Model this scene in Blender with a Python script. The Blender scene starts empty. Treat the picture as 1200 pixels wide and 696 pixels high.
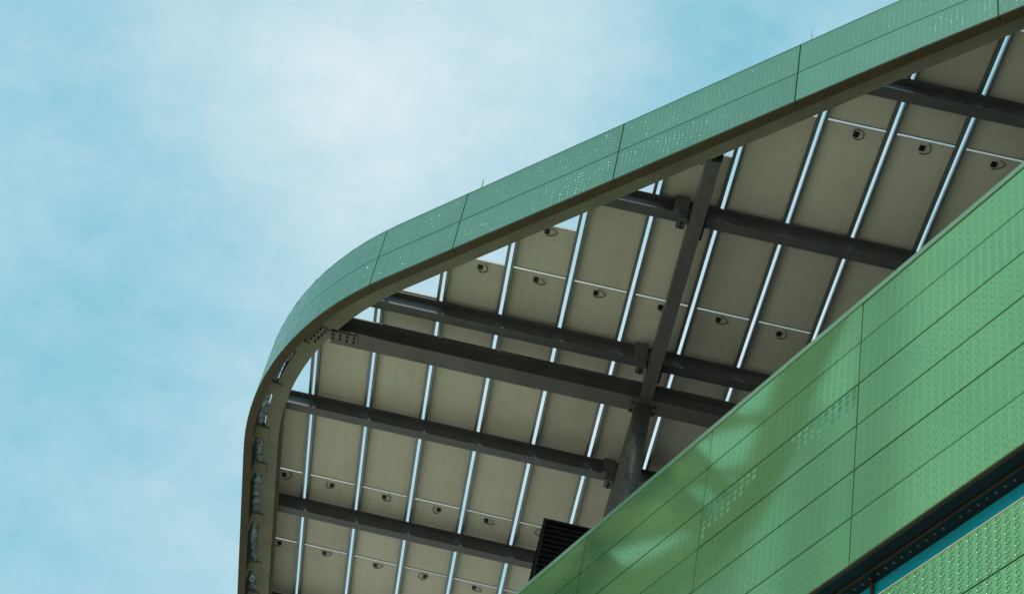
import bpy, bmesh, math, random
from mathutils import Vector, Matrix
random.seed(7)
sc = bpy.context.scene
C = sc.collection
PI = math.pi
EYE = 1.6                                   # the photographer's eye height; heights below are above the eye

# ------------------------------------------------------------------ camera
cam = bpy.data.cameras.new('camera'); co = bpy.data.objects.new('camera', cam); C.objects.link(co)
cam.sensor_width = 36.0; cam.lens = 62.98; cam.clip_start = 0.1; cam.clip_end = 5000
Rm = Matrix(((0.9755682588898431, -0.21792008782253497, 0.02788202951828989),
             (-0.13283941778575276, -0.686191176135448, -0.7151890371616393),
             (0.17498646041617727, 0.6940118911929889, -0.6983747085581984)))
# columns: camera right, up, back
Rm = Matrix(((Rm[0][0], Rm[0][1], Rm[0][2]), (Rm[1][0], Rm[1][1], Rm[1][2]), (Rm[2][0], Rm[2][1], Rm[2][2])))
co.matrix_world = Matrix.Translation((0, 0, EYE)) @ Rm.to_4x4()
sc.camera = co

# ------------------------------------------------------------------ sky, sun, exposure
SUN_EL, SUN_AZ = 58.0, 210.0                # azimuth clockwise from +Y
w = bpy.data.worlds.new('World'); sc.world = w; w.use_nodes = True
nt = w.node_tree; N = nt.nodes; L = nt.links
for n in list(N): N.remove(n)
out = N.new('ShaderNodeOutputWorld'); bg = N.new('ShaderNodeBackground'); L.new(bg.outputs[0], out.inputs[0])
bg.inputs[1].default_value = 0.10
sky = N.new('ShaderNodeTexSky'); sky.sky_type = 'NISHITA'; sky.sun_disc = False
sky.sun_elevation = math.radians(SUN_EL); sky.sun_rotation = math.radians(SUN_AZ)
sky.air_density = 1.0; sky.dust_density = 1.2; sky.ozone_density = 1.0
tc = N.new('ShaderNodeTexCoord')
def noise(scale, detail, rough, vec, dist=0.0, off=(0, 0, 0)):
    mp = N.new('ShaderNodeMapping'); mp.inputs['Location'].default_value = off; L.new(vec, mp.inputs[0])
    n = N.new('ShaderNodeTexNoise'); n.inputs['Scale'].default_value = scale; n.inputs['Detail'].default_value = detail
    n.inputs['Roughness'].default_value = rough; n.inputs['Distortion'].default_value = dist
    L.new(mp.outputs[0], n.inputs['Vector']); return n.outputs[0]
def mth(op, a, b=None, c=None, clamp=False):
    n = N.new('ShaderNodeMath'); n.operation = op; n.use_clamp = clamp
    for i, v in enumerate((a, b, c)):
        if v is None: continue
        if isinstance(v, (int, float)): n.inputs[i].default_value = v
        else: L.new(v, n.inputs[i])
    return n.outputs[0]
G = tc.outputs['Generated']
cl = mth('MULTIPLY_ADD', noise(3.2, 9, 0.56, G, 0.1, (4.2, 1.3, 7.7)), 1.1, -0.30)
gm_ = N.new('ShaderNodeMapping'); gm_.inputs['Rotation'].default_value = (0.5, 0.3, -0.45); gm_.inputs['Scale'].default_value = (1.0, 3.2, 3.2); L.new(G, gm_.inputs[0])
cl = mth('ADD', cl, mth('MULTIPLY_ADD', noise(6.0, 9, 0.62, gm_.outputs[0], 0.1, (3.1, 0.4, 5.2)), 0.45, -0.225))
cl = mth('ADD', cl, mth('MULTIPLY_ADD', noise(9.0, 12, 0.68, G, 0.05, (1.7, 9.1, 2.2)), 0.8, -0.40))
def cloud_bank(d, width, amount):           # a broad thin bank of high cloud around one direction
    v = N.new('ShaderNodeVectorMath'); v.operation = 'DOT_PRODUCT'; L.new(G, v.inputs[0])
    v.inputs[1].default_value = Vector(d).normalized()
    e = mth('MULTIPLY', mth('SUBTRACT', v.outputs['Value'], 1.0), 2.0 / width ** 2)
    return mth('MULTIPLY', mth('EXPONENT', e), amount)
for b in [((-0.135, 0.645, 0.752), 0.075, 0.26), ((-0.195, 0.625, 0.756), 0.13, 0.24), ((-0.042, 0.602, 0.798), 0.06, 0.16), ((-0.256, 0.718, 0.648), 0.11, -0.30),
          ((-0.209, 0.80, 0.56), 0.05, 0.14), ((0.077, 0.58, 0.811), 0.07, -0.10), ((-0.286, 0.671, 0.685), 0.05, 0.10), ((0.10, 0.72, 0.69), 0.13, 0.40)]:
    cl = mth('ADD', cl, cloud_bank(*b))
cl = mth('MAXIMUM', mth('MINIMUM', cl, 1.0), 0.0)
tint = N.new('ShaderNodeMix'); tint.data_type = 'RGBA'; tint.blend_type = 'MULTIPLY'; tint.inputs[0].default_value = 1.0
L.new(sky.outputs[0], tint.inputs[6]); tint.inputs[7].default_value = (0.95, 1.30, 1.02, 1)
base = N.new('ShaderNodeMix'); base.data_type = 'RGBA'; base.inputs[0].default_value = 0.62   # thin veil over the whole sky
L.new(tint.outputs[2], base.inputs[6]); base.inputs[7].default_value = (2.7, 7.5, 9.5, 1)
mx = N.new('ShaderNodeMix'); mx.data_type = 'RGBA'; L.new(cl, mx.inputs[0]); L.new(base.outputs[2], mx.inputs[6])
mx.inputs[7].default_value = (7.8, 8.9, 9.2, 1)
L.new(mx.outputs[2], bg.inputs[0])

sd = bpy.data.lights.new('sun', 'SUN'); so = bpy.data.objects.new('sun', sd); C.objects.link(so)
sd.energy = 2.8; sd.angle = math.radians(6); sd.color = (1.0, 0.96, 0.89)
az, el = math.radians(SUN_AZ), math.radians(SUN_EL)
sdir = Vector((math.sin(az) * math.cos(el), math.cos(az) * math.cos(el), math.sin(el)))
so.rotation_euler = sdir.to_track_quat('Z', 'Y').to_euler(); so.location = (0, 0, 60)
sc.view_settings.view_transform = 'Standard'; sc.view_settings.look = 'None'
sc.view_settings.exposure = 0.0; sc.view_settings.gamma = 1.0

# ------------------------------------------------------------------ materials
def mat(name, col, rough=0.5, metal=0.0, spec=0.5, var=0.12, vscale=3.0, bump=0.0, bscale=40.0, col2=None, coat=0.0,
        stretch=None, dirt=0.0, rand=0.0, bdist=0.01):
    m = bpy.data.materials.new(name); m.use_nodes = True; t = m.node_tree; n = t.nodes; l = t.links
    p = n['Principled BSDF']
    tcn = n.new('ShaderNodeTexCoord'); mp = n.new('ShaderNodeMapping'); l.new(tcn.outputs['Object'], mp.inputs[0])
    if stretch: mp.inputs['Scale'].default_value = stretch
    oi = n.new('ShaderNodeObjectInfo')
    if rand:
        vm = n.new('ShaderNodeVectorMath'); vm.operation = 'SCALE'; vm.inputs[0].default_value = (37, 71, 53); l.new(oi.outputs['Random'], vm.inputs['Scale'])
        va = n.new('ShaderNodeVectorMath'); va.operation = 'ADD'; l.new(tcn.outputs['Object'], va.inputs[0]); l.new(vm.outputs[0], va.inputs[1])
        l.new(va.outputs[0], mp.inputs[0])
    nz = n.new('ShaderNodeTexNoise'); nz.inputs['Scale'].default_value = vscale; nz.inputs['Detail'].default_value = 6
    nz.inputs['Roughness'].default_value = 0.6; l.new(mp.outputs[0], nz.inputs['Vector'])
    rp = n.new('ShaderNodeValToRGB'); rp.color_ramp.elements[0].position = 0.3; rp.color_ramp.elements[1].position = 0.7
    c2 = col2 or tuple(min(1, c * (1 + var)) for c in col); c1 = tuple(c * (1 - var) for c in col) if not col2 else col
    rp.color_ramp.elements[0].color = (*c1, 1); rp.color_ramp.elements[1].color = (*c2, 1)
    l.new(nz.outputs[0], rp.inputs[0]); colout = rp.outputs[0]
    if dirt:
        dn = n.new('ShaderNodeTexNoise'); dn.inputs['Scale'].default_value = 1.3; dn.inputs['Detail'].default_value = 10
        dn.inputs['Roughness'].default_value = 0.7; l.new((va if rand else tcn).outputs[0 if rand else 'Object'], dn.inputs['Vector'])
        dr = n.new('ShaderNodeMapRange'); dr.inputs[1].default_value = 0.5; dr.inputs[2].default_value = 0.75
        dr.inputs[3].default_value = 0; dr.inputs[4].default_value = dirt; l.new(dn.outputs[0], dr.inputs[0])
        dm = n.new('ShaderNodeMix'); dm.data_type = 'RGBA'; l.new(dr.outputs[0], dm.inputs[0]); l.new(colout, dm.inputs[6])
        dm.inputs[7].default_value = (0.09, 0.075, 0.05, 1); colout = dm.outputs[2]
    if rand:
        mr = n.new('ShaderNodeMapRange'); mr.inputs[3].default_value = 1 - rand; mr.inputs[4].default_value = 1 + rand; l.new(oi.outputs['Random'], mr.inputs[0])
        sv = n.new('ShaderNodeVectorMath'); sv.operation = 'SCALE'; l.new(colout, sv.inputs[0]); l.new(mr.outputs[0], sv.inputs['Scale']); colout = sv.outputs[0]
    l.new(colout, p.inputs['Base Color'])
    p.inputs['Roughness'].default_value = rough; p.inputs['Metallic'].default_value = metal
    p.inputs['Specular IOR Level'].default_value = spec; p.inputs['Coat Weight'].default_value = coat
    p.inputs['Coat Roughness'].default_value = 0.12
    if bump:
        bn = n.new('ShaderNodeTexNoise'); bn.inputs['Scale'].default_value = bscale; bn.inputs['Detail'].default_value = 5
        l.new(mp.outputs[0], bn.inputs['Vector'])
        bb = n.new('ShaderNodeBump'); bb.inputs['Strength'].default_value = bump; bb.inputs['Distance'].default_value = bdist
        l.new(bn.outputs[0], bb.inputs['Height']); l.new(bb.outputs[0], p.inputs['Normal'])
    return m
M = {}
M['green'] = mat('green_enamelled_aluminium', (0.25, 0.49, 0.19), 0.09, 0.62, 0.5, 0.10, 0.7, 0.09, 1.3, coat=0.0, col2=(0.295, 0.54, 0.205), rand=0.05, bdist=0.012, dirt=0.06)
M['fascia'] = mat('green_fascia_aluminium', (0.10, 0.235, 0.155), 0.30, 0.3, 0.5, 0.1, 0.9, 0.25, 1.5, coat=0.3, col2=(0.118, 0.27, 0.178), dirt=0.22, rand=0.06)
M['fascia_bump'] = mat('green_fascia_embossing', (0.20, 0.39, 0.28), 0.16, 0.5, 0.6, 0.15, 3, coat=0.6)  # sky glint on the bumps put into a lighter green
M['cap'] = mat('coping_metal', (0.22, 0.36, 0.22), 0.38, 0.2, 0.5, 0.08, 2.0)
M['joint'] = mat('dark_joint_backing', (0.012, 0.03, 0.018), 0.8)
M['lip'] = mat('brown_soffit_trim', (0.075, 0.050, 0.026), 0.6, 0, 0.3, 0.2, 1.5, col2=(0.085, 0.068, 0.032))
M['edge'] = mat('olive_painted_edge_steel', (0.22, 0.21, 0.15), 0.55, 0.1, 0.4, 0.15, 2.2, 0.15, 30, dirt=0.35)
M['steel'] = mat('grey_painted_steel', (0.122, 0.121, 0.124), 0.42, 0.2, 0.5, 0.15, 2.5, 0.1, 25, dirt=0.3)
M['girder'] = mat('grey_girder_steel', (0.128, 0.124, 0.118), 0.45, 0.2, 0.5, 0.15, 2.0, 0.1, 25, dirt=0.4)
M['galv'] = mat('galvanised_steel', (0.13, 0.135, 0.12), 0.5, 0.3, 0.5, 0.35, 14.0, 0.2, 40)
M['rail'] = mat('aluminium_rail', (0.28, 0.285, 0.28), 0.4, 0.6, 0.5, 0.12, 9.0)
M['alu'] = mat('dull_aluminium', (0.34, 0.35, 0.33), 0.5, 0.5, 0.5, 0.08, 9.0)
M['back'] = mat('solar_backsheet', (0.70, 0.655, 0.53), 0.5, 0, 0.4, 0.05, 1.0, 0.05, 6, stretch=(22, 0.5, 1), dirt=0.16, rand=0.09)
M['cell'] = mat('solar_glass_face', (0.01, 0.015, 0.04), 0.08, 0, 0.6, 0.2, 3)
M['black'] = mat('black_plastic', (0.012, 0.012, 0.013), 0.4, 0, 0.5)
M['bolt'] = mat('dark_bolt', (0.03, 0.028, 0.025), 0.5, 0.5)
M['plate'] = mat('splice_plate_steel', (0.17, 0.16, 0.12), 0.5, 0.3, 0.5, 0.3, 12)
M['foil'] = mat('crumpled_flashing_foil', (0.72, 0.78, 0.85), 0.3, 0.25, 0.5, 0.2, 6)
M['louvre'] = mat('black_purple_louvre_metal', (0.010, 0.007, 0.010), 0.6, 0.1, 0.4)
M['soffit'] = mat('black_soffit_metal', (0.014, 0.013, 0.014), 0.45, 0.1, 0.5)
M['soffit_trim'] = mat('brown_window_trim', (0.10, 0.075, 0.03), 0.5, 0.1, 0.4)
M['dot'] = mat('soffit_stud_metal', (0.5, 0.52, 0.52), 0.3, 0.7)
M['glass'] = mat('teal_window_glass', (0.01, 0.52, 0.66), 0.06, 0.0, 1.0, 0.1, 0.5, coat=0.6)  # reflected sky put into the base colour as teal
M['sill'] = mat('pale_sill_metal', (0.45, 0.48, 0.25), 0.4, 0.2)
M['wall'] = mat('concrete_wall', (0.28, 0.27, 0.25), 0.85, 0, 0.3, 0.15, 1.2, 0.3, 20, dirt=0.2)
M['roofing'] = mat('roof_membrane', (0.09, 0.088, 0.08), 0.9, 0, 0.3, 0.15, 0.6, 0.3, 20)
M['paving'] = mat('plaza_paving', (0.37, 0.335, 0.27), 0.85, 0, 0.3, 0.15, 0.35, 0.3, 6)
M['asphalt'] = mat('asphalt', (0.05, 0.05, 0.05), 0.9, 0, 0.3, 0.2, 2, 0.3, 60)

# ------------------------------------------------------------------ helpers
class MB:
    def __init__(s): s.v = []; s.f = []; s.mi = []
    def quad_box(s, p, mi=0):               # p: 8 corners, bottom ring then top ring
        b = len(s.v); s.v += [tuple(q) for q in p]
        for f in ((3, 2, 1, 0), (4, 5, 6, 7), (0, 1, 5, 4), (1, 2, 6, 5), (2, 3, 7, 6), (3, 0, 4, 7)):
            s.f.append(tuple(b + i for i in f)); s.mi.append(mi)
        return s
    def box(s, x0, x1, y0, y1, z0, z1, mi=0):
        return s.quad_box([(x0, y0, z0), (x1, y0, z0), (x1, y1, z0), (x0, y1, z0), (x0, y0, z1), (x1, y0, z1), (x1, y1, z1), (x0, y1, z1)], mi)
    def tube(s, pts, r, seg=6, cap=True):
        pts = [Vector(p) for p in pts]; b = len(s.v); ref = Vector((0, 0, 1))
        for i, p in enumerate(pts):
            t = (pts[min(i + 1, len(pts) - 1)] - pts[max(i - 1, 0)]).normalized()
            a = t.cross(ref)
            if a.length < 1e-3: a = t.cross(Vector((1, 0, 0)))
            a.normalize(); c = t.cross(a); rr = r[i] if isinstance(r, (list, tuple)) else r
            for k in range(seg):
                an = 2 * PI * k / seg; s.v.append(tuple(p + rr * (math.cos(an) * a + math.sin(an) * c)))
        for i in range(len(pts) - 1):
            for k in range(seg):
                k2 = (k + 1) % seg
                s.f.append((b + i * seg + k, b + i * seg + k2, b + (i + 1) * seg + k2, b + (i + 1) * seg + k)); s.mi.append(0)
        if cap:
            s.f.append(tuple(b + k for k in range(seg))[::-1]); s.mi.append(0)
            e = b + (len(pts) - 1) * seg; s.f.append(tuple(e + k for k in range(seg))); s.mi.append(0)
        return s
    def mesh(s, name, mats, smooth=False):
        me = bpy.data.meshes.new(name); me.from_pydata(s.v, [], s.f)
        for m in (mats if isinstance(mats, (list, tuple)) else [mats]): me.materials.append(m)
        me.polygons.foreach_set('material_index', s.mi)
        if smooth: me.polygons.foreach_set('use_smooth', [True] * len(me.polygons))
        me.update()
        b = bmesh.new(); b.from_mesh(me); bmesh.ops.recalc_face_normals(b, faces=b.faces); b.to_mesh(me); b.free()
        return me
def link(name, data, parent=None, matrix=None, kind=None):
    o = bpy.data.objects.new(name, data); C.objects.link(o)
    if parent is not None: o.parent = parent
    if matrix is not None: o.matrix_local = matrix
    if kind: o['kind'] = kind
    return o
def tag(o, label, cat, group=None):
    o['label'] = label; o['category'] = cat
    if group: o['group'] = group
    return o
def H(h): return h + EYE

# ------------------------------------------------------------------ ground
def sheet(name, x0, x1, y0, y1, z, m):
    b = MB(); b.v = [(x0, y0, z), (x1, y0, z), (x1, y1, z), (x0, y1, z)]; b.f = [(0, 1, 2, 3)]; b.mi = [0]
    return link(name, b.mesh(name, m), kind='structure')
sheet('ground', -1500, 1500, -1500, 1500, 0.0, M['paving'])
sheet('road', -400, 400, -26, -16, 0.004, M['asphalt'])
kb = MB(); kb.box(-400, 400, -16, -15.8, 0.0, 0.13); kb.box(-400, 400, -26.2, -26, 0.0, 0.13)
link('kerb', kb.mesh('kerb', M['wall']), kind='structure')

# ------------------------------------------------------------------ building (facade plane, 9 m out)
nf = Vector((-0.91755956, -0.39759835, 0)); df = Vector((0.39759835, -0.91755956, 0)); D = 9.0
MF = Matrix.Translation(-nf * D + Vector((0, 0, EYE))) @ Matrix(((df.x, 0, 0, 0), (df.y, 0, 0, 0), (0, 0, 1, 0), (0, 0, 0, 1)))
# local frame of the facade: x along the wall, y outward (towards the viewer), z up
MF = Matrix(((df.x, nf.x, 0, -nf.x * D), (df.y, nf.y, 0, -nf.y * D), (0, 0, 1, EYE), (0, 0, 0, 1)))
bld = link('green_clad_building', None); bld.matrix_world = MF
tag(bld, 'building wall clad in green dimpled metal panels with a dark ribbon window slot', 'building')
S0, SP, NM = -24.16, 3.0303, 9
ROWS = [15.45, 14.80, 14.14, 13.505, 12.86, 12.21, 11.57]
LROWS = [10.93, 10.29, 9.65, 9.01, 8.37, 7.73, 7.09, 6.45]
JG = 0.011
def dome_grid(b, nx, nz, w, h, r, prof, seg, jitter=0.0, ring=0, pick=None):
    rng = random.Random(3)
    for i in range(nx):
        for j in range(nz):
            cx = (i + .5) / nx * w; cz = (j + .5) / nz * h; base = len(b.v); k0 = 1 + rng.uniform(-jitter, jitter)
            for (rr, hh) in prof[:-1]:
                for k in range(seg):
                    a = 2 * PI * k / seg; b.v.append((cx + r * rr * math.cos(a), hh * k0, cz + r * rr * math.sin(a)))
            b.v.append((cx, prof[-1][1] * k0, cz)); R = len(prof) - 1; mc = pick(i, j) if pick else 0
            for q in range(R - 1):
                for k in range(seg):
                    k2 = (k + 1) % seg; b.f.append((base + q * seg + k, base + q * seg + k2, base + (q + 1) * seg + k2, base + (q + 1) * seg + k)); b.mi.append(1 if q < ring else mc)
            for k in range(seg):
                b.f.append((base + (R - 1) * seg + k, base + (R - 1) * seg + (k + 1) % seg, base + R * seg)); b.mi.append(mc)
PW, PH = SP - 2 * JG, 0.643 - 2 * JG
pm = MB().box(0, PW, -0.03, 0, 0, PH).mesh('cladding_panel', M['green'])
PROF_A = [(1.0, -0.0004), (0.95, 0.0010), (0.88, 0.0010), (0.83, 0.0005), (0, 0.0005)]
PROF_B = [(1.0, -0.0004), (0.93, 0.0040), (0.85, 0.0040), (0.76, 0.0006), (0.45, 0.0034), (0, 0.0040)]
PROF_C = [(1.0, -0.0003), (0.97, 0.0006), (0.90, 0.0006), (0, 0.0006)]
M['ring'] = mat('green_ring_crease', (0.085, 0.235, 0.11), 0.4, 0.4)  # shade around each dimple painted into the rim colour
M['ring_deep'] = mat('green_ring_deep_crease', (0.09, 0.24, 0.11), 0.35, 0.3)  # same painted rim shade, for the deep dimples
M['pressed'] = mat('pressed_dark_green', (0.065, 0.20, 0.105), 0.4, 0.2)  # dark reflection on the discs painted in as graded greens
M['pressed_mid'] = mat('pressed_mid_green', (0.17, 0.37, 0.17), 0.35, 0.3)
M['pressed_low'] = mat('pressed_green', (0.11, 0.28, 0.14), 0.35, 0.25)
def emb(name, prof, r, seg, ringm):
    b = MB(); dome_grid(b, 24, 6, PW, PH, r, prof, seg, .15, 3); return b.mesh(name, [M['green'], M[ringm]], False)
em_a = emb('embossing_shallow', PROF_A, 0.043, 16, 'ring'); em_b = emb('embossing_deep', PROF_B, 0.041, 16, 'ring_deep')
def pick_c(i, j):  # fades the painted reflection tones across the panel
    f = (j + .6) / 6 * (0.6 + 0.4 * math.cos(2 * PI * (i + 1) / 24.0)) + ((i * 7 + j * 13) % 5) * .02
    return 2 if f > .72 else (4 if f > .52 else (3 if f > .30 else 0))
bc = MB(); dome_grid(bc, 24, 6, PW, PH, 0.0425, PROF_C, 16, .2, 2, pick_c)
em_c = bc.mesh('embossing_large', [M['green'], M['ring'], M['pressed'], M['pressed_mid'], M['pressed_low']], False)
rp_ = random.Random(11)
for rows, deep in ((ROWS, False), (LROWS, True)):
    for r in range(len(rows) - 1):
        for m_ in range(NM):
            x0 = S0 + m_ * SP + JG; z1 = rows[r] - JG; hh = rows[r] - rows[r + 1] - 2 * JG
            mt = Matrix.Translation((x0, rp_.uniform(-.0025, .0025), z1 - hh)) @ Matrix.Rotation(rp_.uniform(-.0012, .0012), 4, 'X') @ Matrix.Rotation(rp_.uniform(-.0007, .0007), 4, 'Z') @ Matrix.Diagonal((1, 1, hh / PH, 1))
            p = link('cladding_panel', pm, bld, mt)
            special = (not deep) and r == 2 and m_ == 3
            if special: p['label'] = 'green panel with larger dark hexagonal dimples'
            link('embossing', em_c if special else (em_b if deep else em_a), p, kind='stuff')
XR = S0 + NM * SP
bk = MB().box(S0, XR, -0.075, -0.036, 11.60, 15.44).box(S0, XR, -0.075, -0.036, LROWS[-1], 10.90)
link('panel_backing', bk.mesh('panel_backing', M['joint']), bld)
cb = MB().quad_box([(S0 - .02, 0.012, 15.442), (XR, 0.012, 15.442), (XR, -0.35, 15.442), (S0 - .02, -0.35, 15.442),
                    (S0 - .02, 0.020, 15.512), (XR, 0.020, 15.512), (XR, -0.35, 15.53), (S0 - .02, -0.35, 15.53)])
link('coping', cb.mesh('coping', M['cap']), bld)
# ribbon window slot: trim, two soffit boards, studs, glass, mullions, sill
link('slot_trim', MB().box(S0, XR, -0.045, -0.001, 11.565, 11.60).mesh('slot_trim', M['soffit_trim']), bld)
link('soffit_board', MB().box(S0, XR, -0.205, -0.047, 11.585, 11.62).mesh('soffit_board', M['soffit']), bld)
link('soffit_ridge', MB().box(S0, XR, -0.222, -0.207, 11.560, 11.62).mesh('soffit_ridge', M['lip']), bld)
link('soffit_board', MB().box(S0, XR, -0.40, -0.224, 11.580, 11.62).mesh('soffit_board', M['soffit']), bld)
st = MB()
x = S0 + .1; rs = random.Random(5)
while x < XR:
    if rs.random() > .05: st.box(x - .007, x + .007, -0.296 - rs.uniform(0, .012), -0.282, 11.566, 11.5795)
    x += 0.1263
link('soffit_studs', st.mesh('soffit_studs', M['dot']), bld, kind='stuff')
gm = MB().box(0.004, SP - .004, -0.40, -0.38, 10.86, 11.575).mesh('window_pane', M['glass'])
mm = MB().box(-0.013, 0.013, -0.378, -0.335, 10.86, 11.575).mesh('mullion', M['soffit_trim'])
for m_ in range(NM):
    link('window_pane', gm, bld, Matrix.Translation((S0 + m_ * SP, 0, 0)))
    link('mullion', mm, bld, Matrix.Translation((S0 + m_ * SP - .06 * (m_ > 0), 0, 0)))
link('window_sill', MB().box(S0, XR, -0.42, -0.036, 10.82, 10.905).mesh('window_sill', M['soffit']), bld)
link('sill_trim', MB().box(S0, XR, -0.034, 0.004, 10.925, 10.945).mesh('sill_trim', M['sill']), bld)
# body of the building behind the cladding
G0 = -EYE
body = MB().box(S0 + .02, XR - .02, -17, -0.45, G0 + 4.5, 15.1).box(S0 + .02, XR - .02, -0.45, -0.08, G0 + 4.5, 10.80).box(S0 + .02, XR - .02, -0.45, -0.08, 11.64, 15.43)
link('wall', body.mesh('wall', M['wall']), bld)
link('ground_floor_wall', MB().box(S0 + 1.5, XR - 1.5, -15.5, -1.5, G0, G0 + 4.49).mesh('ground_floor_wall', M['wall']), bld)
gf = MB().box(0.05, SP - .05, -1.49, -1.44, G0 + .15, G0 + 4.2).mesh('shop_window', M['glass'])
for m_ in range(1, NM - 1): link('window_pane', gf, bld, Matrix.Translation((S0 + m_ * SP, 0, 0)))
link('roof', MB().box(S0 + .3, XR - .3, -16.7, -0.46, 15.103, 15.20).mesh('roof', M['roofing']), bld)
link('soffit', MB().box(S0 + .02, XR - .02, -1.4, -0.05, G0 + 4.40, G0 + 4.495).mesh('soffit', M['soffit']), bld)

# ------------------------------------------------------------------ added unseen towers left of the canopy, sized to mirror as wall bands
M['bluegrey'] = mat('blue_grey_cladding', (0.16, 0.30, 0.44), 0.4, 0.1, 0.5, 0.08, 0.3)
M['blueglass'] = mat('tower_window_glass', (0.05, 0.08, 0.10), 0.08, 0, 0.6)
def tower(name, base, rot, w_, d_, h0, h1, label):
    t = link(name, None); t.location = base; t.rotation_euler = (0, 0, rot); tag(t, label, 'tower', 'neighbouring towers')
    b = MB(); b.quad_box([(0, 0, 0), (w_, 0, 0), (w_, d_, 0), (0, d_, 0), (0, 0, h0), (w_, 0, h1), (w_, d_, h1), (0, d_, h0)])
    link('wall', b.mesh('wall', M['bluegrey']), t)
    for side in (0, 1):
        ln = w_ if side == 0 else d_; q = MB(); z = 3.2
        while z < min(h0, h1) - 2:
            x = .9
            while x < ln - 2.0:
                if side == 0: q.box(x, x + 1.5, -.03, .03, z, z + 1.5)
                else: q.box(w_ - .03, w_ + .03, x, x + 1.5, z, z + 1.5)
                x += 3.0
            z += 3.1
        link('window_rows', q.mesh('window_rows', M['blueglass']), t, kind='stuff')
def polar(p, az_, r_): a_ = math.radians(az_); return Vector((p[0] + r_ * math.sin(a_), p[1] + r_ * math.cos(a_), 0))
def tw(a0, a1, dist, elev, elev1, dep, label):
    qa = polar((3.3, 15.0), a0, dist); qb = polar((3.3, 15.0), a1, dist); dv = qb - qa
    h0, h1 = 16 + dist * math.tan(math.radians(elev)), 16 + dist * math.tan(math.radians(elev1))
    tower('glass_tower', qa, math.atan2(dv.y, dv.x), dv.length, dep, h0, h1, label)
tw(-62.3, -60.1, 140, 50, 50, 14, 'tallest slender blue glass tower, mirrored beside the long joint of the green wall')
tw(-59.4, -57.4, 150, 41.5, 43.5, 14, 'slender blue tower with sloping top, mirrored as the middle band of the green wall')
tw(-56.0, -53.2, 130, 40.5, 39.0, 12, 'lower blue glass tower, mirrored as the leftmost dull band of the green wall')

# ------------------------------------------------------------------ canopy
can = link('solar_canopy', None); can.location = (1.63, 21.49, H(15.2))
tag(can, 'steel rooftop canopy roofed with solar panels and edged by a curved green fascia', 'canopy')
CM = Matrix.Translation(-can.location) @ Matrix.Translation((0, 0, EYE))   # heights above the eye -> canopy frame
def cpart(name, data, kind=None, parent=None): 
    return link(name, data, parent or can, CM if parent is None else None, kind)
# plan path of the fascia's outer face
tx, ty = 0.7193, -0.6947; nx_, ny_ = 0.6947, 0.7193
XL = -4.81; yc = (12.21 - nx_ * XL) / ny_; ang = math.atan2(0.7193, 0.6947); T = 2.85; Rr = T / math.tan(ang / 2)
path = []
def addseg(p, q, n):
    for i in range(n): path.append((p[0] + (q[0] - p[0]) * i / n, p[1] + (q[1] - p[1]) * i / n))
addseg((XL - .02, 42.0), (XL, yc + T), 24)
for i in range(21):
    a = i / 21 * ang; path.append((XL + Rr - Rr * math.cos(a), yc + T - Rr * math.sin(a)))
pE = (XL + T * tx, yc + T * ty)
n_end = 40
for i in range(n_end + 1):
    s = 20.0 * i / n_end; drift = 0.0 if s < 8.2 else 0.0125 * (s - 8.2) ** 1.35   # the far edge bows very slightly
    path.append((pE[0] + tx * s + nx_ * drift, pE[1] + ty * s + ny_ * drift))
cum = [0.0]
for a, b in zip(path, path[1:]): cum.append(cum[-1] + math.dist(a, b))
def at(s):
    s = max(0, min(cum[-1] - 1e-6, s)); lo = 0
    for i in range(len(cum) - 1):
        if cum[i + 1] > s: lo = i; break
    f = (s - cum[lo]) / (cum[lo + 1] - cum[lo]); a, b = path[lo], path[lo + 1]
    return (a[0] + (b[0] - a[0]) * f, a[1] + (b[1] - a[1]) * f)
def frame(s):
    a = at(s - .15); b = at(s + .15); d = math.dist(a, b); t = ((b[0] - a[0]) / d, (b[1] - a[1]) / d)
    return at(s), t, (-t[1], t[0])          # inward normal is to the left of the direction of travel
def s_of(pt): 
    best = min(range(0, int(cum[-1] * 50)), key=lambda i: math.dist(at(i / 50), pt)); return best / 50
def sweep(b, s0, s1, o0, o1, z0, z1, step=0.35):
    n = max(1, int(math.ceil((s1 - s0) / step))); base = len(b.v)
    for i in range(n + 1):
        p, t, nn = frame(s0 + (s1 - s0) * i / n)
        for o, z in ((o0, z0), (o1, z0), (o1, z1), (o0, z1)): b.v.append((p[0] + nn[0] * o, p[1] + nn[1] * o, z))
    for i in range(n):
        for k in range(4):
            k2 = (k + 1) % 4; b.f.append((base + i * 4 + k, base + i * 4 + k2, base + (i + 1) * 4 + k2, base + (i + 1) * 4 + k)); b.mi.append(0)
    b.f.append((base, base + 1, base + 2, base + 3)); b.mi.append(0)
    e = base + n * 4; b.f.append((e + 3, e + 2, e + 1, e)); b.mi.append(0)
    return b
ZB, ZM, ZT = 18.95, 19.565, 20.19
known = [s_of(p) for p in ((-4.82, 26.74), (-4.78, 24.31), (-4.20, 21.88), (-2.89, 19.88), (-1.76, 18.68), (0.34, 16.70), (2.41, 14.64), (4.53, 12.71))]
joints = [known[0] - 2.45 * k for k in range(6, 0, -1)] + known + [known[-1] + 2.92 * k for k in (1, 2, 3, 4)]
joints = [j for j in joints if 0.5 < j < cum[-1] - .5]
BUMP = [(1.0, -0.0005), (0.75, 0.0060), (0.35, 0.0095), (0, 0.0102)]
vis_lo, vis_hi = known[1] - .1, known[-1] + 3.1
rb = random.Random(9)
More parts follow.
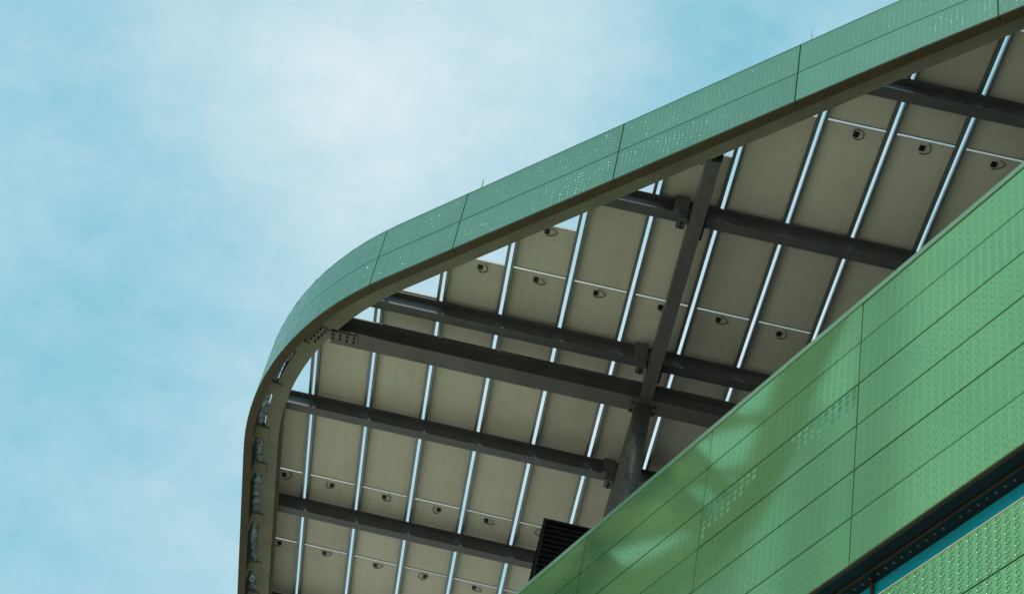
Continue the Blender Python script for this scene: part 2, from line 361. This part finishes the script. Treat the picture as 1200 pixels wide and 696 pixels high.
for a, b_ in zip(joints, joints[1:]):
    for z0, z1 in ((ZB + .004, ZM - .008), (ZM + .008, ZT)):
        sm = sweep(MB(), a + .011, b_ - .011, 0.0, 0.028, z0, z1)
        fp = cpart('fascia_panel', sm.mesh('fascia_panel', M['fascia']))
        if a < vis_lo - 3 or a > vis_hi: continue
        e = MB(); pitch = 0.074; n = int((b_ - a - .1) / pitch); rows = int((z1 - z0 - .07) / 0.062)
        for i in range(n):
            p, t, nn = frame(a + .05 + (i + .5) * pitch)
            for j in range(rows):
                zc = z0 + .035 + (j + (.15 if i % 2 else .65) + rb.uniform(-.06, .06)) * .062; base = len(e.v); k0 = (.64 if rb.random() < .35 + .3 * math.sin((a + i * pitch) * 1.9 + j * .35) else .42) * rb.uniform(.85, 1.12); r = 0.0135
                for rr, hh in BUMP[:-1]:
                    for k in range(6):
                        an = k * PI / 3; u = r * rr * math.cos(an)
                        e.v.append((p[0] + t[0] * u - nn[0] * hh * k0, p[1] + t[1] * u - nn[1] * hh * k0, zc + r * rr * math.sin(an)))
                e.v.append((p[0] - nn[0] * BUMP[-1][1] * k0, p[1] - nn[1] * BUMP[-1][1] * k0, zc))
                for k in range(6):
                    k2 = (k + 1) % 6
                    for q in (0, 6): e.f.append((base + q + k, base + q + k2, base + q + 6 + k2, base + q + 6 + k)); e.mi.append(0)
                    e.f.append((base + 12 + k, base + 12 + k2, base + 18)); e.mi.append(0)
        link('embossing', e.mesh('fascia_embossing', M['fascia_bump'], True), fp, kind='stuff')
S_A, S_B = joints[0], joints[-1]
cpart('fascia_backing', sweep(MB(), S_A, S_B, 0.032, 0.05, ZB + .03, ZT - .02).mesh('fascia_backing', M['joint']))
for a, b_ in zip(joints, joints[1:]):
    cpart('fascia_lip', sweep(MB(), a + .008, b_ - .008, 0.006, 0.15, ZB - .012, ZB + .002).mesh('fascia_lip', M['lip']))
cpart('fascia_top_trim', sweep(MB(), S_A, S_B, -.004, .06, ZT + .002, ZT + .014).mesh('fascia_top_trim', M['fascia']))
# edge beam: I section, olive
eb = MB(); sweep(eb, S_A, S_B, 0.275, 0.53, 19.25, 19.272); sweep(eb, S_A, S_B, 0.392, 0.412, 19.272, 19.58); sweep(eb, S_A, S_B, 0.275, 0.53, 19.58, 19.60)
cpart('edge_beam', eb.mesh('edge_beam', M['edge']))
# flashing strip between fascia and edge beam: crumpled foil with gaps of sky
fl = MB(); rf = random.Random(21); s = S_A + 6
while s < known[2] + .3:
    ln = rf.uniform(.10, .30); o0 = rf.uniform(.13, .18); o1 = o0 + rf.uniform(.07, .13)
    n = 5; base = len(fl.v)
    for i in range(n + 1):
        p, t, nn = frame(s + ln * i / n)
        for o in (o0, (o0 + o1) / 2, o1):
            oo = o + rf.uniform(-.015, .015) ; fl.v.append((p[0] + nn[0] * oo, p[1] + nn[1] * oo, 19.36 + rf.uniform(-.10, .10)))
    for i in range(n):
        for k in range(2):
            q = base + i * 3 + k; fl.f.append((q, q + 1, q + 4, q + 3)); fl.mi.append(0)
    s += ln * rf.uniform(.4, 1.0)
cpart('flashing_foil', fl.mesh('flashing_foil', M['foil']), kind='stuff')
# brackets tying the fascia back to the edge beam
def oriented(b, s, o0, o1, ln, z0, z1):
    p, t, nn = frame(s)
    def P(a, o, z): return (p[0] + t[0] * a + nn[0] * o, p[1] + t[1] * a + nn[1] * o, z)
    h = ln / 2
    return b.quad_box([P(-h, o0, z0), P(h, o0, z0), P(h, o1, z0), P(-h, o1, z0), P(-h, o0, z1), P(h, o0, z1), P(h, o1, z1), P(-h, o1, z1)])
for pt in ((-4.81, 23.0), (-4.81, 24.29), (-4.81, 25.3), (-4.81, 26.8), (-4.81, 28.3), (-4.81, 29.3), (-4.81, 31), (-4.3, 21.75), (-4.81, 32.6)):
    b = MB(); s = s_of(pt); oriented(b, s, 0.12, 0.36, 0.30, 19.222, 19.246); oriented(b, s, 0.12, 0.145, 0.24, 19.0, 19.221)
    cpart('fascia_bracket', b.mesh('fascia_bracket', M['edge']))
s = s_of((-3.55, 20.6)); b = MB(); oriented(b, s, 0.24, 0.30, 0.5, 19.222, 19.246)
cpart('fascia_bracket', b.mesh('fascia_bracket', M['edge']))
# beams along x
def ibeam(x0, x1, y0, w, z0, z1, tf=.014, tw=.012):
    b = MB(); b.box(x0, x1, y0, y0 + w, z0, z0 + tf); b.box(x0, x1, y0 + w / 2 - tw / 2, y0 + w / 2 + tw / 2, z0 + tf, z1 - tf)
    b.box(x0, x1, y0, y0 + w, z1 - tf, z1); return b
def x_edge(y, off):                          # where the canopy edge (offset inward) is at this depth
    best = None
    for i in range(0, int(cum[-1] * 20)):
        p, t, nn = frame(i / 20)
        q = (p[0] + nn[0] * off, p[1] + nn[1] * off)
        if best is None or abs(q[1] - y) < best[0]: best = (abs(q[1] - y), q[0])
    return best[1]
PUR = [8.6, 11.6, 14.58, 17.59, 20.82, 23.80, 26.76, 29.98, 32.9]
for y0 in PUR:
    xs = min(x_edge(y0, .40), x_edge(y0 + .2, .40)) + .02
    cpart('purlin', ibeam(xs, 12.0, y0, 0.19, 19.605, 19.895).mesh('purlin', M['steel']))
gs = x_edge(21.5, .55) - .02
cpart('girder', ibeam(gs, 12.0, 21.332, 0.335, 19.25, 19.60, .02, .015).mesh('girder', M['girder']))
# cross girder D, box section under the purlins, in two lengths
DX0, DX1 = 1.545, 1.745
cpart('cross_girder', MB().box(DX0, DX1, 16.20, 21.32, 19.25, 19.603).mesh('cross_girder', M['girder']))
cpart('cross_girder', MB().box(DX0 - .02, DX1 - .02, 21.69, 33.0, 19.25, 19.603).mesh('cross_girder', M['steel']))
cpart('end_plate', MB().box(DX0 - .01, DX1 + .01, 16.155, 16.195, 19.26, 19.62).mesh('end_plate', M['bolt']))
cpart('end_bracket', MB().box(DX0 + .10, DX1 + .03, 15.98, 16.15, 19.40, 19.60).mesh('end_bracket', M['bolt']))
for y0 in PUR[3:8]:
    b = MB().box(DX0 - .25, DX0 - .035, y0 - .10, y0 - .012, 19.56, 19.87).box(DX0 - .17, DX0 - .035, y0 - .08, y0 + .14, 19.42, 19.60)
    cl_ = cpart('girder_cleat', b.mesh('girder_cleat', M['steel']))
    for dy in (.02, .10): link('bolt', MB().tube([(DX0 - .10, y0 + dy, 19.385), (DX0 - .10, y0 + dy, 19.419)], .018, 6).mesh('bolt', M['bolt']), cl_)
    cpart('girder_cleat', MB().box(DX1 + .005, DX1 + .05, y0 - .06, y0 + .30, 19.44, 19.60).mesh('girder_cleat', M['bolt']))
# column
cx_, cy_ = 1.63, 21.50; cb_ = MB(); zs = [15.2, 15.3, 17.2, 19.20]
cb_.tube([(cx_, cy_, z) for z in zs], 0.142, 28)
colm = cb_.mesh('column', M['galv'], True)
colo = cpart('column', colm)
link('cap_plate', MB().box(cx_ - .21, cx_ + .21, cy_ - .165, cy_ + .165, 19.202, 19.247).mesh('cap_plate', M['girder']), colo)
link('base_plate', MB().box(cx_ - .25, cx_ + .25, cy_ - .25, cy_ + .25, 15.203, 15.235).mesh('base_plate', M['galv']), colo)
for sx in (-1, 1):
    for dy in (-.09, .09):
        link('bolt', MB().tube([(cx_ + sx * .178, cy_ + dy, 19.17), (cx_ + sx * .178, cy_ + dy, 19.20)], .022, 6).mesh('bolt', M['bolt']), colo)
# bolted splice plates where the girder meets the edge beam
def splice(cx, cy, ln, wd, rot, nb, rows):
    b = MB(); R_ = Matrix.Rotation(rot, 3, 'Z')
    def P(a, c, z): v = R_ @ Vector((a, c, 0)); return (cx + v.x, cy + v.y, z)
    h, k = ln / 2, wd / 2
    b.quad_box([P(-h, -k, 19.226), P(h, -k, 19.226), P(h, k, 19.226), P(-h, k, 19.226), P(-h, -k, 19.246), P(h, -k, 19.246), P(h, k, 19.246), P(-h, k, 19.246)])
    pl = cpart('splice_plate', b.mesh('splice_plate', M['plate']))
    for i in range(nb):
        for j in range(rows):
            a = -h + ln * (i + .5) / nb; c = -k + wd * (j + .5) / rows; p = P(a, c, 19.198)
            link('bolt', MB().tube([p, (p[0], p[1], 19.225)], .019, 6).mesh('bolt', M['bolt']), pl)
splice(-3.31, 21.46, 0.46, 0.20, 0, 4, 2)
splice(-3.73, 21.52, 0.42, 0.17, math.radians(-62), 4, 2)
# second splice, further along the edge beam
# PV field -------------------------------------------------------------
XG = [-3.87 + .9794 * k for k in range(0, 13)]          # centre of each open joint between panel columns
YR = [9.29, 11.40, 13.515, 15.625, 17.706, 19.81, 21.915, 24.03, 26.16, 28.32, 30.48, 32.64, 34.8]
half = lambda a, b: (a + b) / 2
GX, GY = 0.042, 0.019                                   # half gaps
starts = {-1: 24.03, 0: 21.915, 1: half(19.81, 21.915), 2: 19.81, 3: half(17.706, 19.81), 4: 17.706, 5: half(15.625, 17.706),
          6: 15.625, 7: half(13.515, 15.625), 8: 13.515, 9: half(11.40, 13.515), 10: 11.40, 11: half(9.29, 11.4)}
cab = []
for v in range(9):
    rv = random.Random(40 + v); sgn = 1 if rv.random() < .5 else -1; w1 = rv.uniform(.09, .14); h1 = rv.uniform(.08, .13); a1 = PI * rv.uniform(.75, 1.45); pts = []
    sk = rv.uniform(-.04, .04)
    for i in range(13):
        a = -0.3 + i / 12 * a1
        pts.append((sgn * (.02 + w1 * math.sin(a) * (1 + .12 * math.sin(2.3 * a + v))), -.01 + h1 * math.cos(a) * (1 + .1 * math.cos(2 * a)) + sk * math.sin(a), -.016 - .02 * math.sin(a * .5)))
    cab.append(MB().tube(pts, .0068, 6).mesh('cable', M['black'], True))
jb = MB().box(-.038, .038, -.042, .042, -.030, -.001).box(-.026, .026, -.03, .03, -.036, -.0305).mesh('junction_box', M['black'])
cache = {}
rk = random.Random(2)
def pv_mesh(w, l):
    k = (round(w, 3), round(l, 3))
    if k not in cache:
        m1 = MB().box(0, w, 0, l, 0.0, 0.006, 0).box(0.002, w - .002, 0.002, l - .002, 0.0065, 0.010, 1).mesh('solar_panel', [M['back'], M['cell']])
        fr = MB().box(0, w, -.0015, .010, -.010, .026).box(0, w, l - .010, l + .0015, -.010, .026).box(-.0015, .010, .0105, l - .0105, -.010, .026).box(w - .010, w + .0015, .0105, l - .0105, -.010, .026)
        cache[k] = (m1, fr.mesh('frame', M['alu']))
    return cache[k]
for c in range(-1, 12):
    x0 = (XG[c] + GX) if c >= 0 else -4.60; x1 = XG[c + 1] - GX
    edges = [starts[c]] + [y for y in YR if y > starts[c] + .2]
    for a, b_ in zip(edges, edges[1:]):
        if a > 31: continue
        m1, m2 = pv_mesh(x1 - x0, b_ - a - 2 * GY)
        tl = rk.uniform(-.003, .003)
        o = link('solar_panel', m1, can, CM @ Matrix.Translation((x0, a + GY, 20.003 + tl)))
        link('frame', m2, o)
        cxj = (x1 - x0) / 2 + rk.uniform(-.05, .05); mt = Matrix.Translation((cxj, .135 + rk.uniform(-.015, .02), 0))
        link('junction_box', jb, o, mt); link('cable', rk.choice(cab), o, mt)
for k, xg in enumerate(XG[:13]):
    ys = min(starts.get(k - 1, 99), starts.get(k, 99)) - 1.3 
    for sgn in (-1, 1):
        xa = xg + sgn * .027; b = MB().box(min(xa, xa + sgn * .045), max(xa, xa + sgn * .045), 0, 0, 0, 0)
        b = MB(); x_a, x_b = sorted((xa, xa + sgn * .045))
        # start the rail just inside the fascia
        ya = ys
        best = 99
        for i in range(0, int(cum[-1] * 20)):
            p, t, nn = frame(i / 20)
            q = (p[0] + nn[0] * .30, p[1] + nn[1] * .30)
            if abs(q[0] - xa) < best and p[1] < 25: best = abs(q[0] - xa); ya = q[1]
        b.box(x_a, x_b, ya, 32.5, 19.90, 19.912); b.box(x_a if sgn > 0 else x_b - .006, x_a + .006 if sgn > 0 else x_b, ya, 32.5, 19.912, 19.985)
        b.box(x_a, x_b, ya, 32.5, 19.9855, 19.990)
        rl = cpart('mounting_rail', b.mesh('mounting_rail', M['rail']))

# ------------------------------------------------------------------ louvred box on the roof
lb = link('louvred_plant_box', None); lb.location = (0.456, 22.3, H(15.2))
tag(lb, 'black louvred plant box standing on the roof behind the green parapet', 'plant box')
W_, D_, H_ = 2.3, 1.6, 2.0
cs = MB().box(0.03, W_ - .03, .05, D_ - .05, 0, H_ - .04)
link('casing', cs.mesh('casing', M['soffit']), lb)
fr = MB().box(0, .045, 0, .045, 0, H_).box(W_ - .045, W_, 0, .045, 0, H_).box(0, .045, D_ - .045, D_, 0, H_).box(W_ - .045, W_, D_ - .045, D_, 0, H_).box(0, W_, 0, D_, H_ + .001, H_ + .035)
link('corner_frame', fr.mesh('corner_frame', M['louvre']), lb)
sl = MB().quad_box([(.047, -.004, 0), (W_ - .047, -.004, 0), (W_ - .047, .045, .05), (.047, .045, .05), (.047, -.004, .008), (W_ - .047, -.004, .008), (W_ - .047, .045, .058), (.047, .045, .058)]).mesh('louvre_slat', M['louvre'])
sl2 = MB().quad_box([(-.004, .047, 0), (-.004, D_ - .047, 0), (.045, D_ - .047, .05), (.045, .047, .05), (-.004, .047, .008), (-.004, D_ - .047, .008), (.045, D_ - .047, .058), (.045, .047, .058)]).mesh('louvre_slat', M['louvre'])
z = .08
while z < H_ - .08:
    link('louvre_slat', sl, lb, Matrix.Translation((0, 0, z))); link('louvre_slat', sl2, lb, Matrix.Translation((0, 0, z))); z += .095

# ------------------------------------------------------------------ lightning rods on the fascia
rods = [((2.52, 14.55), .30, 'thin lightning rod on the green fascia near its upper right joint, rightmost of three'),
        ((-1.60, 18.53), .26, 'thin lightning rod on the straight fascia left of centre, middle one of three'),
        ((-4.10, 21.4), .14, 'short lightning rod on the curved corner of the fascia, leftmost of three')]
for (px, py), h, lab in rods:
    p, t, nn = frame(s_of((px, py)))
    b = MB().tube([(0, 0, 0), (0, 0, .03)], .022, 8); b.tube([(0, 0, .028), (0.004, 0.0, h * .6), (0.0, 0.004, h)], [.009, .008, .005], 8)
    o = link('lightning_rod', b.mesh('lightning_rod', M['galv'], False))
    o.location = (p[0] + nn[0] * .03, p[1] + nn[1] * .03, H(ZT + .0145)); tag(o, lab, 'lightning rod', 'lightning rods along the fascia')
